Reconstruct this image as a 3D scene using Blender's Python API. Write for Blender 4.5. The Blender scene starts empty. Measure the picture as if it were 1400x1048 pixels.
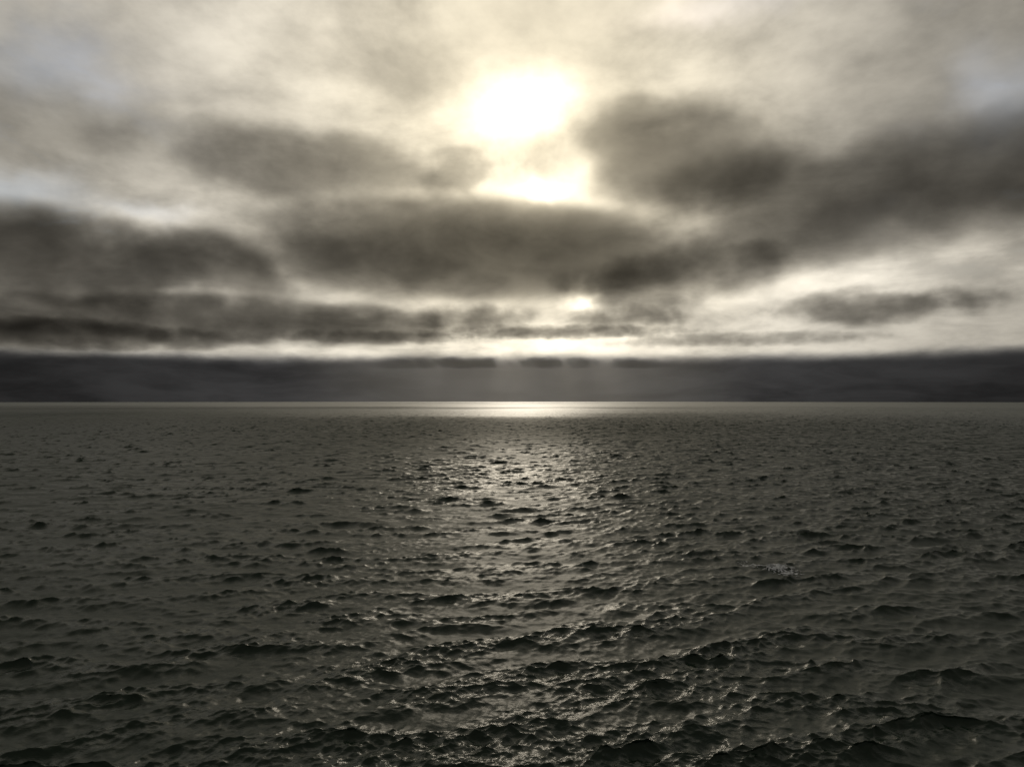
import bpy, bmesh, math, random
import numpy as np
from mathutils import Vector, noise as mnoise

R = math.radians
scene = bpy.context.scene
col = scene.collection

# ------------------------------------------------------------------ camera
CAM_H = 27.0
cam_d = bpy.data.cameras.new('camera')
cam_d.sensor_width = 36.0
cam_d.lens = 24.2
cam_d.clip_start = 0.1
cam_d.clip_end = 120000.0
cam = bpy.data.objects.new('camera', cam_d)
cam.location = (0, 0, CAM_H)
cam.rotation_euler = (R(90 + 1.34), 0, 0)
col.objects.link(cam)
scene.camera = cam

# ------------------------------------------------------------------ light
SUN_AZ, SUN_EL = R(1.2), R(21.2)              # azimuth to the right of +Y
sun_dir = Vector((math.sin(SUN_AZ) * math.cos(SUN_EL), math.cos(SUN_AZ) * math.cos(SUN_EL), math.sin(SUN_EL)))
sl = bpy.data.lights.new('sun', 'SUN')
sl.energy = 0.75
sl.angle = R(4.0)
sl.color = (1.0, 0.90, 0.74)
sun = bpy.data.objects.new('sun', sl)
sun.rotation_euler = sun_dir.to_track_quat('Z', 'Y').to_euler()
col.objects.link(sun)

scene.view_settings.view_transform = 'Standard'
scene.view_settings.look = 'None'
scene.view_settings.gamma = 1.0
scene.view_settings.exposure = 0.0
scene.view_settings.use_curve_mapping = False


class NT:
    """small helper for writing node maths"""
    def __init__(self, tree):
        self.t = tree

    def new(self, kind, **kw):
        n = self.t.nodes.new(kind)
        for k, v in kw.items():
            setattr(n, k, v)
        return n

    def put(self, sock, v):
        if v is None:
            return
        if isinstance(v, bpy.types.NodeSocket):
            self.t.links.new(v, sock)
        else:
            sock.default_value = v

    def m(self, op, a, b=None, c=None, clamp=False):
        n = self.new('ShaderNodeMath', operation=op, use_clamp=clamp)
        self.put(n.inputs[0], a); self.put(n.inputs[1], b)
        if c is not None:
            self.put(n.inputs[2], c)
        return n.outputs[0]

    def add(self, a, b): return self.m('ADD', a, b)
    def sub(self, a, b): return self.m('SUBTRACT', a, b)
    def mul(self, a, b): return self.m('MULTIPLY', a, b)
    def div(self, a, b): return self.m('DIVIDE', a, b)
    def exp(self, a): return self.m('EXPONENT', a)

    def v(self, op, a, b=None):
        n = self.new('ShaderNodeVectorMath', operation=op)
        self.put(n.inputs[0], a)
        if b is not None:
            if op == 'SCALE':
                self.put(n.inputs['Scale'], b)
            else:
                self.put(n.inputs[1], b)
        return n.outputs['Value'] if op in ('DOT_PRODUCT', 'LENGTH', 'DISTANCE') else n.outputs['Vector']

    def sep(self, a):
        n = self.new('ShaderNodeSeparateXYZ'); self.put(n.inputs[0], a)
        return n.outputs

    def comb(self, x, y, z):
        n = self.new('ShaderNodeCombineXYZ')
        self.put(n.inputs[0], x); self.put(n.inputs[1], y); self.put(n.inputs[2], z)
        return n.outputs[0]

    def noise(self, vec, scale, detail=4.0, rough=0.5, dist=0.0, color=False, lac=2.0):
        n = self.new('ShaderNodeTexNoise', noise_dimensions='3D')
        self.put(n.inputs['Vector'], vec)
        n.inputs['Scale'].default_value = scale
        n.inputs['Detail'].default_value = detail
        n.inputs['Roughness'].default_value = rough
        n.inputs['Lacunarity'].default_value = lac
        n.inputs['Distortion'].default_value = dist
        return n.outputs['Color' if color else 'Fac']

    def ramp(self, x, a, b, lo=0.0, hi=1.0, smooth=True):
        n = self.new('ShaderNodeMapRange', interpolation_type='SMOOTHSTEP' if smooth else 'LINEAR')
        n.clamp = True
        self.put(n.inputs[0], x)
        for i, val in zip((1, 2, 3, 4), (a, b, lo, hi)):
            self.put(n.inputs[i], val)
        return n.outputs[0]

    def mixc(self, f, a, b, mode='MIX'):
        n = self.new('ShaderNodeMix', data_type='RGBA', blend_type=mode)
        self.put(n.inputs[0], f); self.put(n.inputs[6], a); self.put(n.inputs[7], b)
        return n.outputs[2]


F = 941.0


def px(x, y):
    """photo pixel to azimuth / elevation in degrees (survey of the photograph)"""
    a = math.atan2(x - 700, F)
    e = math.atan2((548 - y) * math.cos(a), F)
    return math.degrees(a), math.degrees(e)


# ------------------------------------------------------------------ world: clear sky behind a bright broken veil
world = bpy.data.worlds.new('World')
scene.world = world
world.use_nodes = True
wt = world.node_tree
wt.nodes.clear()
N = NT(wt)
wout = N.new('ShaderNodeOutputWorld')
bg = N.new('ShaderNodeBackground')
wt.links.new(bg.outputs[0], wout.inputs[0])
bg.inputs['Strength'].default_value = 0.1
sky = N.new('ShaderNodeTexSky', sky_type='NISHITA')
sky.sun_disc = False
sky.sun_elevation = SUN_EL
sky.sun_rotation = SUN_AZ
sky.dust_density = 2.0
d = N.new('ShaderNodeTexCoord').outputs['Generated']
dx, dy, dz = N.sep(d)
cosang = N.v('DOT_PRODUCT', d, tuple(sun_dir))
ang0 = N.mul(N.m('ARCCOSINE', N.m('MINIMUM', cosang, 0.999999)), 180 / math.pi)      # degrees from the sun
# veil seen as a deck overhead: horizontal position over height
zz = N.add(N.m('MAXIMUM', dz, 0.0), 0.17)
p = N.comb(N.div(dx, zz), N.mul(N.div(dy, zz), 0.9), 0.0)
warp = N.v('SCALE', N.v('SUBTRACT', N.noise(p, 0.8, 3.0, 0.5, color=True), (0.5, 0.5, 0.5)), 1.1)
pw = N.v('ADD', p, warp)
n_big = N.noise(pw, 0.75, 5.0, 0.52)
n_fine = N.noise(N.v('ADD', pw, (7.3, 2.1, 4.0)), 2.4, 6.0, 0.56)
n_puff = N.noise(N.v('MULTIPLY', d, (1.0, 1.0, 1.7)), 9.0, 7.0, 0.58)
veil_n = N.add(N.add(N.mul(n_big, 0.38), N.mul(n_fine, 0.32)), N.mul(n_puff, 0.30))
ang = N.m('MAXIMUM', N.add(ang0, N.mul(N.sub(N.noise(N.v('ADD', d, (0.35, 0.0, 0.2)), 12.0, 4.0, 0.6), 0.5), 3.0)), 0.0)
# brightness of the veil by angle from the sun (forward scatter in thin cloud)
g1 = N.mul(N.exp(N.mul(N.m('POWER', N.div(ang, 2.45), 2.0), -1.0)), 5.4)
g1 = N.add(g1, N.mul(N.exp(N.mul(N.m('POWER', N.div(ang, 6.5), 2.0), -1.0)), 0.4))
g2 = N.mul(N.exp(N.mul(N.m('POWER', N.div(ang, 33.0), 2.0), -1.0)), 0.91)
g3 = N.mul(N.exp(N.div(ang, -220.0)), 0.24)
az_deg = N.mul(N.m('ARCTAN2', dx, dy), 180 / math.pi)
el_deg = N.mul(N.m('ARCSINE', dz), 180 / math.pi)
wob = N.mul(N.sub(N.noise(d, 11.0, 3.0, 0.55, color=False), 0.5), 5.0)
azw = N.add(az_deg, N.mul(wob, 1.6)); elw = N.add(el_deg, N.mul(N.sub(N.noise(N.v('ADD', d, (3.0, 1.0, 2.0)), 13.0, 3.0, 0.55), 0.5), 4.0))


def patch(x, y, w, h):
    """soft opening or thicker place in the veil"""
    a, e = px(x, y)
    u = N.div(N.sub(azw, a), w / F * 57.3); v = N.div(N.sub(elw, e), h / F * 57.3)
    return N.exp(N.mul(N.add(N.mul(u, u), N.mul(v, v)), -1.0))


def total(spots):
    t = None
    for (x, y, w, h, k) in spots:
        q = N.mul(patch(x, y, w, h), k)
        t = q if t is None else N.add(t, q)
    return t


thin = total([(740, 468, 200, 18, 0.4), (797, 412, 22, 20, 2.3), (1230, 365, 190, 40, 0.55), (160, 296, 130, 12, 0.55), (480, 308, 60, 22, 0.5),
              (720, 30, 190, 80, -0.36), (940, 290, 60, 22, 0.35), (1310, 60, 240, 130, -0.45), (60, 140, 140, 90, -0.28), (250, 190, 200, 60, -0.22),
              (1300, 180, 160, 60, -0.2), (300, 478, 300, 7, 0.15), (340, 390, 50, 25, 0.25)])
lit = N.mul(N.ramp(veil_n, 0.34, 0.64, 0.5, 1.22), N.add(thin, 1.0))
glow = N.add(N.mul(N.add(g2, g3), lit), g1)
warm = N.ramp(ang, 2.0, 30.0)
veil_col = N.mixc(warm, (1.0, 0.885, 0.66, 1), (1.0, 0.925, 0.785, 1))
veil = N.v('SCALE', veil_col, N.mul(glow, 10.0))
gap = total([(15, 255, 55, 20, 0.45), (190, 288, 50, 12, 0.4), (70, 85, 80, 35, 0.35), (1370, 130, 50, 45, 0.35), (980, 5, 90, 18, 0.35), (745, 250, 18, 16, 0.5)])
gap = N.add(gap, N.mul(N.mul(N.ramp(n_fine, 0.48, 0.30), N.mul(N.ramp(ang, 22.0, 40.0), N.ramp(el_deg, 7.0, 14.0))), 0.45))
gap = N.m('MINIMUM', gap, 0.85)
final = N.mixc(gap, veil, sky.outputs[0])
wt.links.new(final, bg.inputs['Color'])


def tag(o, label=None, cat=None, group=None, kind=None):
    if label: o['label'] = label
    if cat: o['category'] = cat
    if group: o['group'] = group
    if kind: o['kind'] = kind
    return o


# ------------------------------------------------------------------ the sea
G = 9.81
EARTH = 6.371e6
rng = np.random.default_rng(11)


def spectrum(n, L, lam_lo, lam_hi, seed, wind_ang, lam_p, hs_like, spread=8.0):
    """band-limited wind-sea: returns height, x/y displacement tiles"""
    r = np.random.default_rng(seed)
    k1 = np.fft.fftfreq(n, d=L / n) * 2 * np.pi
    kx, ky = np.meshgrid(k1, k1, indexing='xy')
    k = np.hypot(kx, ky); k[0, 0] = 1
    kp = 2 * np.pi / lam_p
    th = np.arctan2(ky, kx) - wind_ang
    w, wp = np.sqrt(G * k), np.sqrt(G * kp)
    sig = np.where(w <= wp, 0.07, 0.09)
    gam = 2.2 ** np.exp(-((w - wp) ** 2) / (2 * sig ** 2 * wp ** 2))
    S = np.exp(-1.25 * (kp / k) ** 2) * gam / k ** 4.1
    s = spread * np.minimum(1, (kp / k) ** 0.5)
    dl = R(22) * np.clip(np.log2(np.maximum(k / kp, 1)) / 3.0, 0, 1)       # short waves split either side of the wind
    lobe = lambda a: np.where(np.cos(a) > 0, np.abs(np.cos(a)), 0) ** s
    dirn = 0.5 * (lobe(th - dl) + 0.8 * lobe(th + dl)) * np.sqrt(s)
    S = S * dirn / k * k ** 1.0 / k ** 0.15
    S *= (k > 2 * np.pi / lam_hi) & (k < 2 * np.pi / lam_lo)
    S[0, 0] = 0
    amp = np.sqrt(S / 2) * (2 * np.pi / L)
    H = amp * (r.standard_normal((n, n)) + 1j * r.standard_normal((n, n))) * hs_like
    f = lambda A: np.real(np.fft.ifft2(A)) * n * n
    return f(H).astype(np.float32), f(-1j * kx / k * H).astype(np.float32), f(-1j * ky / k * H).astype(np.float32)


WIND = R(-78)          # wind sea running towards the camera, a little to the right
SEA = 0.17
BANDS = []             # (n, L, fields, lam_lo)
for n, L, lo, hi, seed, gain in ((1024, 620.0, 6.0, 200.0, 13, 1.05), (1024, 409.0, 2.0, 6.0, 5, 1.5), (1024, 151.0, 0.62, 2.0, 7, 1.85), (1024, 41.0, 0.12, 0.62, 9, 1.5)):
    BANDS.append((n, L, lo, hi, spectrum(n, L, lo, hi, seed, WIND, 9.5, SEA * gain)))


def slope_var(b):
    n, L, lo, hi, (h, _, _) = b
    gx = (np.roll(h, -1, 1) - np.roll(h, 1, 1)) / (2 * L / n)
    gy = (np.roll(h, -1, 0) - np.roll(h, 1, 0)) / (2 * L / n)
    return float(gx.var() + gy.var()) / 2


SV = [slope_var(b) for b in BANDS]
print('wave std', [float(b[4][0].std()) for b in BANDS], 'slope var', SV)


def tile(f, n, L, x, y):
    u = (x / L * n) % n; v = (y / L * n) % n
    i = np.floor(u).astype(np.int64); j = np.floor(v).astype(np.int64)
    a = (u - i).astype(np.float32); b = (v - j).astype(np.float32)
    i %= n; j %= n; i2 = (i + 1) % n; j2 = (j + 1) % n
    return (f[j, i] * (1 - a) + f[j, i2] * a) * (1 - b) + (f[j2, i] * (1 - a) + f[j2, i2] * a) * b


def lowfreq(x, y, s, seed):
    r = np.random.default_rng(seed)
    o = np.zeros_like(x)
    for _ in range(9):
        a = r.uniform(0, 2 * np.pi); l = s * r.uniform(0.6, 1.8)
        o += np.sin((x * np.cos(a) + y * np.sin(a)) * 2 * np.pi / l + r.uniform(0, 6.28))
    return o / 3.0


def sea_at(x, y, spacing):
    """displaced position of the water for rest positions x, y; spacing = local mesh pitch"""
    Z = np.zeros_like(x); DX = np.zeros_like(x); DY = np.zeros_like(x); lost = np.full_like(x, 0.0)
    gust = np.clip(1.0 + 0.14 * lowfreq(x, y, 70.0, 21) + 0.16 * lowfreq(x, y, 330.0, 25) + 0.12 * lowfreq(x, y * 1.6, 26.0, 22), 0.5, 1.4)
    for q, b in enumerate(BANDS):
        n, L, lo, hi, (h, hx, hy) = b
        ca, sa = math.cos(0.37 * q), math.sin(0.37 * q)
        lam = math.sqrt(lo * min(hi, 40.0))
        keep = np.clip((lam / spacing - 0.3) / 1.75, 0, 1)
        if q >= 1:                                   # short seas gather on the crests of the long ones and in gusts
            keep = keep * gust * np.clip(1.0 + 0.22 * crest, 0.6, 1.4)
        hz = tile(h, n, L, x, y)
        if q == 0:
            crest = hz / h.std()
        Z += keep * hz
        DX += keep * tile(hx, n, L, x, y)
        DY += keep * tile(hy, n, L, x, y)
        lost += SV[q] * np.clip(1 - keep ** 2, 0, 1)
    CH = 0.95
    Z = Z - (x * x + y * y) / (2 * EARTH)
    return x - CH * DX, y - CH * DY, Z, lost


# rings: pitch follows what the eye can resolve at that range
radii = [2.0, 5.0, 8.0, 11.0, 13.0]
r_ = 15.0
while r_ < 46000:
    radii.append(r_)
    if r_ < 40:
        dr = 0.45
    else:
        dr = max(0.055, r_ * r_ / (CAM_H * 700.0) / 1.9)
        if r_ < 3000:
            dr = min(dr, 0.55 + 0.0020 * max(0.0, r_ - 140.0))
        else:
            dr = min(dr, 6.3 + 0.05 * (r_ - 3000.0))
    r_ += dr
radii = np.array(radii)
fine = np.linspace(-39, 39, 720)
coarse = np.linspace(39, 321, 72)[1:-1]
azs = np.radians(np.concatenate([fine, coarse]))
nr, na = len(radii), len(azs)
print('sea grid', nr, na, 2 * nr * na)
RR, AA = np.meshgrid(radii, azs, indexing='ij')
drr = np.gradient(radii)
SP = np.maximum(np.repeat(drr[:, None], na, 1) * 0.75, RR * np.gradient(azs)[None, :].clip(0.0011, 1))
X0 = (RR * np.sin(AA)).ravel(); Y0 = (RR * np.cos(AA)).ravel()
X, Y, Z, lost = sea_at(X0, Y0, SP.ravel())
nv = nr * na + 1
co = np.empty((nv, 3), np.float32)
co[:-1, 0] = X; co[:-1, 1] = Y; co[:-1, 2] = Z
co[-1] = (0, 0, 0)
ii, jj = np.meshgrid(np.arange(nr - 1), np.arange(na), indexing='ij')
j2 = (jj + 1) % na
quads = np.stack([ii * na + jj, ii * na + j2, (ii + 1) * na + j2, (ii + 1) * na + jj], -1).reshape(-1, 4)
tri = np.stack([np.full(na, nv - 1), (np.arange(na) + 1) % na, np.arange(na)], -1)
nq, ntq = len(quads), len(tri)
me = bpy.data.meshes.new('ocean')
me.vertices.add(nv)
me.vertices.foreach_set('co', co.ravel())
me.loops.add(nq * 4 + ntq * 3)
me.loops.foreach_set('vertex_index', np.concatenate([quads.ravel(), tri.ravel()]).astype(np.int32))
me.polygons.add(nq + ntq)
me.polygons.foreach_set('loop_start', np.concatenate([np.arange(nq) * 4, nq * 4 + np.arange(ntq) * 3]).astype(np.int32))
me.polygons.foreach_set('use_smooth', np.ones(nq + ntq, bool))
me.update(calc_edges=True)
at = me.attributes.new('unresolved', 'FLOAT', 'POINT')
at.data.foreach_set('value', np.append(lost, 0.0).astype(np.float32))
print('ocean normal up?', me.polygons[nq // 2].normal.z)

mat = bpy.data.materials.new('sea_water')
mat.use_nodes = True
N = NT(mat.node_tree)
bs = mat.node_tree.nodes['Principled BSDF']
bs.inputs['Base Color'].default_value = (0.011, 0.024, 0.014, 1)
bs.inputs['IOR'].default_value = 1.333
pos = N.new('ShaderNodeNewGeometry').outputs['Position']
rip = N.noise(N.v('MULTIPLY', pos, (1.0, 2.4, 1.0)), 4.0, 3.0, 0.6)
rip2 = N.noise(N.v('MULTIPLY', pos, (1.0, 2.6, 1.0)), 0.9, 2.0, 0.5)
bump = N.new('ShaderNodeBump')
bump.inputs['Strength'].default_value = 1.0
bump.inputs['Distance'].default_value = 0.05
N.put(bump.inputs['Height'], N.add(N.mul(rip, 0.55), N.mul(rip2, 0.15)))
N.put(bs.inputs['Normal'], bump.outputs[0])
lv = N.new('ShaderNodeAttribute', attribute_name='unresolved').outputs['Fac']
# Beckmann width from the slope variance the mesh no longer carries, plus capillary ripples
alpha2 = N.add(N.add(N.mul(lv, 0.55), N.mul(N.mul(lv, lv), 4.5)), 0.0006)
rough = N.m('POWER', alpha2, 0.25)
N.put(bs.inputs['Roughness'], N.m('MINIMUM', rough, 0.64))
me.materials.append(mat)
ocean = bpy.data.objects.new('ocean', me)
col.objects.link(ocean)
tag(ocean, 'dark choppy open sea reaching to the horizon', 'sea', kind='structure')


# ------------------------------------------------------------------ clouds: real volumes at their own height and range
def cloud_material(name, dens, nscale, offs, edge=0.52, amp=0.95, stretch=(1.0, 1.0, 1.3), bias=0.88, detail=4.0):
    m = bpy.data.materials.new(name)
    m.use_nodes = True
    t = m.node_tree; t.nodes.clear()
    N = NT(t)
    out = N.new('ShaderNodeOutputMaterial')
    tc = N.new('ShaderNodeTexCoord').outputs['Object']
    pos = N.new('ShaderNodeNewGeometry').outputs['Position']
    q = N.v('ADD', N.v('MULTIPLY', pos, stretch), offs)
    nz = N.noise(q, 1.0 / nscale, detail, 0.58, 0.0)
    rad = N.v('LENGTH', tc)
    f = N.add(N.sub(bias, rad), N.mul(N.sub(nz, 0.5), amp * 2.0))
    body = N.ramp(f, 0.0, edge)
    body = N.mul(body, N.ramp(rad, 0.98, 0.72))
    de = N.mul(body, dens)
    ab = N.new('ShaderNodeVolumeAbsorption'); ab.inputs['Color'].default_value = (0.02, 0.013, 0.0, 1)
    N.put(ab.inputs['Density'], de)
    t.links.new(ab.outputs[0], out.inputs['Volume'])
    m.cycles.volume_step_rate = 1.0
    return m


def hull(name, seed):
    bm = bmesh.new()
    bmesh.ops.create_icosphere(bm, subdivisions=3, radius=1.0)
    me = bpy.data.meshes.new(name)
    bm.to_mesh(me); bm.free()
    return me


def cloud(az, el, rng_m, hw, hh, dep, label, tau=3.0, seed=0, tilt=0.0, **kw):
    """az, el in degrees as seen from the sea; hw, hh half width / height in metres, dep half depth"""
    c = Vector((math.sin(R(az)) * math.cos(R(el)), math.cos(R(az)) * math.cos(R(el)), math.sin(R(el)))) * rng_m
    c.z += CAM_H
    o = bpy.data.objects.new('cloud', hull('cloud', seed))
    o.location = c
    o.scale = (hw, dep, hh)
    o.rotation_euler = (0, R(-tilt), R(-az))
    col.objects.link(o)
    o.data.materials.append(cloud_material('cloud_vapour', tau / (1.1 * min(dep, hh / max(0.2, math.sin(R(el))))), kw.pop('nscale', hh * 1.7), (seed * 913.0, seed * 377.0, seed * 131.0), **kw))
    tag(o, label, 'cloud', 'cloud banks')
    return o


def bank(x, y, w, h, base, label, k_dep=0.32, **kw):
    """bank whose middle shows at x, y and spans w, h pixels either way; base = height above the sea in metres"""
    az, el = px(x, y)
    rg = base / math.sin(R(el))
    hw = w / F * rg; hh = h / F * rg
    return cloud(az, el, rg, hw * 1.25, hh * 1.35, hw * k_dep, label, **kw)


bank(90, 352, 280, 50, 400, 'dark flat cloud bank at the left edge below the pale blue gap', seed=1, bias=1.0, tau=1.7)
bank(640, 342, 345, 60, 400, 'long dark cloud bank across the middle just under the sun', seed=2, tau=1.7, bias=1.12, amp=0.7)
bank(940, 376, 180, 44, 400, 'dark tail of cloud reaching right from under the sun', seed=3, tau=1.25)
bank(1210, 262, 340, 75, 450, 'broad dark cloud mass on the right at sun height', seed=4, bias=1.0, tau=1.25, k_dep=0.35)
bank(930, 205, 150, 85, 450, 'grey cloud lobe immediately right of the sun', seed=25, tau=1.05, bias=0.98)
bank(390, 222, 230, 50, 450, 'long grey cloud streak up left of the sun', seed=6, tau=1.1)
bank(628, 236, 62, 32, 450, 'small brownish wisp of cloud touching the sun glow on its left', seed=7, tau=0.5)
cloud(1.5, 20.5, 8500.0, 950.0, 680.0, 950.0, 'thin dimming veil of high cloud in front of the sun', tau=1.8, seed=12, amp=0.2, bias=1.0, edge=1.0, nscale=420.0)  # absorbs only; placed and sized to dim sunlight on the near sea
bank(330, 440, 320, 28, 350, 'thin dark cloud band low on the left', seed=8, bias=1.05, tau=1.6)
bank(1200, 420, 140, 24, 380, 'small dark cloud low on the right under the bright patch', seed=9, tau=1.2)
bank(70, 458, 220, 17, 330, 'lowest dark cloud streak at the left edge above the horizon bank', seed=16, bias=1.05, tau=1.6)
bank(520, 463, 170, 9, 300, 'pale grey cloud streak low left of the bright opening', seed=13, tau=0.8)
bank(760, 456, 210, 9, 320, 'added faint cloud streak dimming the bright opening under the sun', seed=15, tau=1.3)  # added streak: shades the far sea strip and tones down the opening
bank(1010, 466, 190, 9, 300, 'thin grey cloud streak low right of the bright opening', seed=14, tau=0.8)
bank(650, 436, 90, 20, 380, 'little grey cloud left of the bright opening below the sun', seed=10, tau=1.0)
bank(860, 436, 90, 18, 380, 'little grey cloud right of the bright opening below the sun', seed=11, tau=1.0)


def horizon_bank():
    r0, r1, half = 15000.0, 19000.0, 80
    verts, faces = [], []
    n = 60
    top = 1150.0
    for i in range(n + 1):
        a = R(-half + 2 * half * i / n)
        for r in (r0, r1):
            for z in (-25.0, top):
                verts.append((r * math.sin(a), r * math.cos(a), z))
    for i in range(n):
        b = i * 4; c = b + 4
        faces += [(b, c, c + 1, b + 1), (b + 2, b + 3, c + 3, c + 2), (b, b + 2, c + 2, c), (b + 1, c + 1, c + 3, b + 3)]
    faces += [(0, 1, 3, 2), (n * 4, n * 4 + 2, n * 4 + 3, n * 4 + 1)]
    me = bpy.data.meshes.new('horizon_cloud')
    me.from_pydata(verts, [], faces); me.update()
    bm = bmesh.new(); bm.from_mesh(me); bmesh.ops.recalc_face_normals(bm, faces=bm.faces); bm.to_mesh(me); bm.free()
    m = bpy.data.materials.new('low_cloud_vapour'); m.use_nodes = True
    t = m.node_tree; t.nodes.clear(); N = NT(t)
    out = N.new('ShaderNodeOutputMaterial')
    pos = N.new('ShaderNodeNewGeometry').outputs['Position']
    nz = N.noise(N.v('MULTIPLY', N.v('NORMALIZE', pos), (1, 1, 2.5)), 9.0, 5.0, 0.55)
    z = N.sep(pos)[2]
    lim = N.add(N.mul(N.sub(nz, 0.5), 300.0), 1080.0)
    body = N.ramp(N.sub(lim, z), 0.0, 200.0)
    de = N.mul(body, 2.8 / 4000.0)
    ab = N.new('ShaderNodeVolumeAbsorption'); ab.inputs['Color'].default_value = (0.0, 0.02, 0.08, 1)
    N.put(ab.inputs['Density'], de)
    t.links.new(ab.outputs[0], out.inputs['Volume'])
    me.materials.append(m)
    o = bpy.data.objects.new('horizon_cloud', me); col.objects.link(o)
    tag(o, 'dark slate cloud bank lying along the whole horizon', 'cloud')
    return o


horizon_bank()


def box_mesh(name, x0, x1, y0, y1, z0, z1):
    me = bpy.data.meshes.new(name)
    bm = bmesh.new()
    bmesh.ops.create_cube(bm, size=1.0)
    for v in bm.verts:
        v.co = (x0 + (v.co.x + 0.5) * (x1 - x0), y0 + (v.co.y + 0.5) * (y1 - y0), z0 + (v.co.z + 0.5) * (z1 - z0))
    bm.to_mesh(me); bm.free()
    return me


# ragged fringe of low cloud with slots in it, and the mist under it that shows the beams
me = box_mesh('cloud', -1500, 1700, 6300, 7000, 330, 470)
m = bpy.data.materials.new('fringe_vapour'); m.use_nodes = True
t = m.node_tree; t.nodes.clear(); N = NT(t)
out = N.new('ShaderNodeOutputMaterial')
pos = N.new('ShaderNodeNewGeometry').outputs['Position']
x, y, z = N.sep(pos)
slot = N.noise(N.comb(N.add(N.sub(x, N.mul(y, math.tan(SUN_AZ))), N.mul(z, 0.5)), N.mul(y, 0.12), N.mul(z, 0.5)), 1 / 330.0, 2.0, 0.55)
slot = N.add(N.ramp(slot, 0.38, 0.60), N.ramp(N.m('ABSOLUTE', N.sub(x, 150.0)), 750.0, 1500.0))
wis = N.noise(N.v('MULTIPLY', pos, (1, 0.6, 2.5)), 1 / 260.0, 3.0, 0.55)
hgt = N.ramp(N.m('ABSOLUTE', N.sub(z, N.add(N.mul(N.sub(wis, 0.5), 110.0), 380.0))), 66.0, 5.0)
side = N.mul(N.ramp(N.m('ABSOLUTE', N.sub(x, 100.0)), 1590.0, 600.0), N.mul(N.ramp(y, 6310.0, 6600.0), N.ramp(y, 6990.0, 6700.0)))
ab = N.new('ShaderNodeVolumeAbsorption'); ab.inputs['Color'].default_value = (0.0, 0.02, 0.08, 1)
N.put(ab.inputs['Density'], N.mul(N.mul(N.mul(N.m('MINIMUM', slot, 1.0), hgt), side), 0.0085))
t.links.new(ab.outputs[0], out.inputs['Volume'])
me.materials.append(m)
m.cycles.volume_step_rate = 0.2
fr = bpy.data.objects.new('cloud', me); col.objects.link(fr)
tag(fr, 'ragged cloud fringe low under the sun with light shafts below it', 'cloud')

me = box_mesh('sea_mist', -2200, 2400, 5000, 7400, 3, 470)
m = bpy.data.materials.new('sea_mist'); m.use_nodes = True
t = m.node_tree; t.nodes.clear(); N = NT(t)
out = N.new('ShaderNodeOutputMaterial')
x, y, z = N.sep(N.new('ShaderNodeNewGeometry').outputs['Position'])
soft = N.mul(N.mul(N.ramp(N.m('ABSOLUTE', N.sub(x, 100.0)), 2280.0, 200.0), N.ramp(z, 465.0, 330.0)), N.mul(N.ramp(y, 5020.0, 5700.0), N.ramp(y, 7390.0, 6700.0)))
sc = N.new('ShaderNodeVolumeScatter')
sc.inputs['Color'].default_value = (1, 1, 1, 1); sc.inputs['Anisotropy'].default_value = 0.75
N.put(sc.inputs['Density'], N.mul(soft, 1.1e-4))
t.links.new(sc.outputs[0], out.inputs['Volume'])
me.materials.append(m)
mi = bpy.data.objects.new('sea_mist', me); col.objects.link(mi)
tag(mi, 'faint mist over the far sea showing slanting light shafts', 'mist', kind='stuff')


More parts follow.
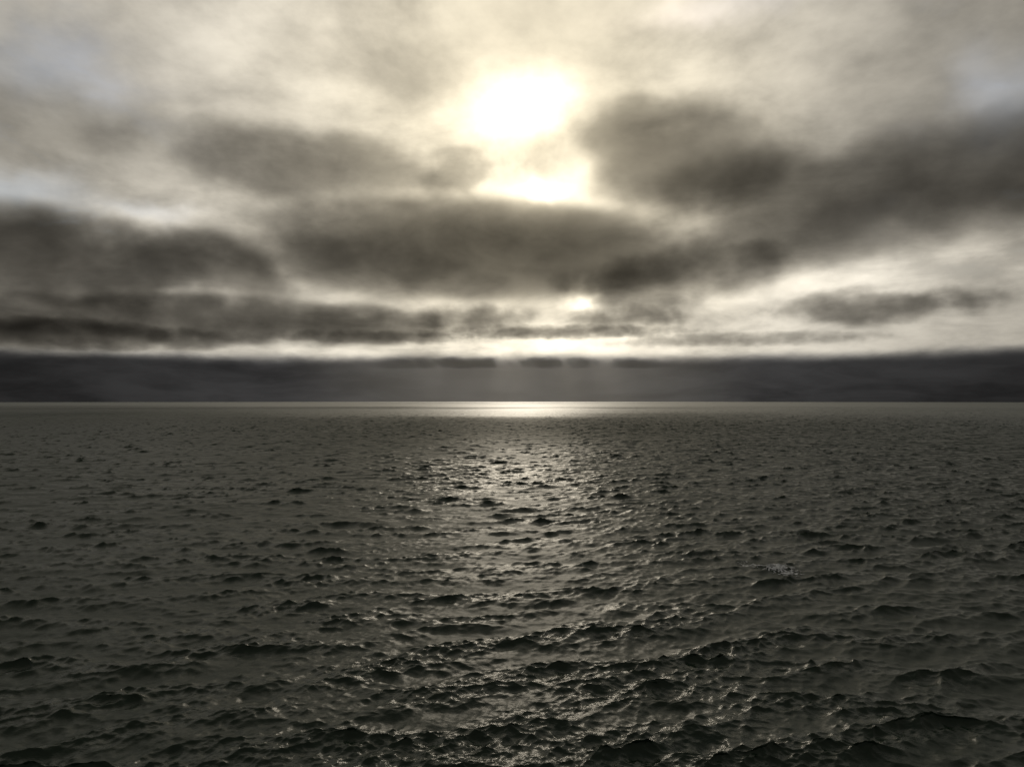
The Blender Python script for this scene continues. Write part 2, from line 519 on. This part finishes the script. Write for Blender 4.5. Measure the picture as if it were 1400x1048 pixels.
# ------------------------------------------------------------------ the whitecap
def whitecap(az, rng_m, length, width, skew, label):
    r = np.random.default_rng(5)
    n_u, n_v = 210, 130
    u, v = np.meshgrid(np.linspace(-1, 1, n_u), np.linspace(-1, 1, n_v), indexing='xy')
    cx, cy = rng_m * math.sin(R(az)), rng_m * math.cos(R(az))
    ca, sa = math.cos(R(skew)), math.sin(R(skew))
    lx, ly = u * length / 2, v * width / 2
    gx = (cx + lx * ca - ly * sa).ravel(); gy = (cy + lx * sa + ly * ca).ravel()
    k = int(np.argmin(np.abs(radii - rng_m)))
    wx, wy, wz, _ = sea_at(gx, gy, np.full(gx.shape, float(SP[k, 400])))
    verts, keep = [], []
    for i in range(len(gx)):
        p = Vector((gx[i], gy[i], 0))
        f = mnoise.fractal(p * 0.9, 0.9, 2.1, 4) * 0.45 + mnoise.fractal(Vector((p.x * 2.6, p.y * 4.0, 3.0)), 0.55, 2.1, 5) * 0.6
        uu, vv = u.ravel()[i], v.ravel()[i]
        core = 1 - (uu ** 2 + (vv + 0.35 * uu) ** 2 * 1.6)
        keep.append(core * 0.55 + f - 0.38)
        verts.append((wx[i], wy[i], wz[i] + 0.07 + 0.04 * max(0.0, min(1.0, keep[-1] * 2)) + 0.015 * r.random()))
    faces = []
    for j in range(n_v - 1):
        for i in range(n_u - 1):
            q = (j * n_u + i, j * n_u + i + 1, (j + 1) * n_u + i + 1, (j + 1) * n_u + i)
            if sum(keep[a] for a in q) > 0:
                faces.append(q)
    me = bpy.data.meshes.new('whitecap'); me.from_pydata(verts, [], faces)
    bm = bmesh.new(); bm.from_mesh(me)
    bmesh.ops.delete(bm, geom=[v for v in bm.verts if not v.link_faces], context='VERTS')
    bm.to_mesh(me); bm.free()
    m = bpy.data.materials.new('foam'); m.use_nodes = True
    b = m.node_tree.nodes['Principled BSDF']
    N = NT(m.node_tree)
    pn = N.noise(N.new('ShaderNodeNewGeometry').outputs['Position'], 9.0, 4.0, 0.6)
    N.put(b.inputs['Base Color'], N.mixc(pn, (0.5, 0.53, 0.56, 1), (0.78, 0.80, 0.83, 1)))
    b.inputs['Roughness'].default_value = 0.7
    me.materials.append(m)
    o = bpy.data.objects.new('whitecap', me); col.objects.link(o)
    so = o.modifiers.new('thickness', 'SOLIDIFY'); so.thickness = 0.015; so.offset = -1
    tag(o, label, 'whitecap')
    return o


whitecap(20.4, 119.0, 10.5, 7.5, -28, 'small pale whitecap of broken foam alone on the right of the sea')

scene.cycles.use_denoising = True
scene.cycles.volume_bounces = 0
scene.cycles.max_bounces = 4
scene.cycles.sample_clamp_direct = 1.4
scene.cycles.sample_clamp_indirect = 1.2
scene.cycles.volume_step_rate = 0.9
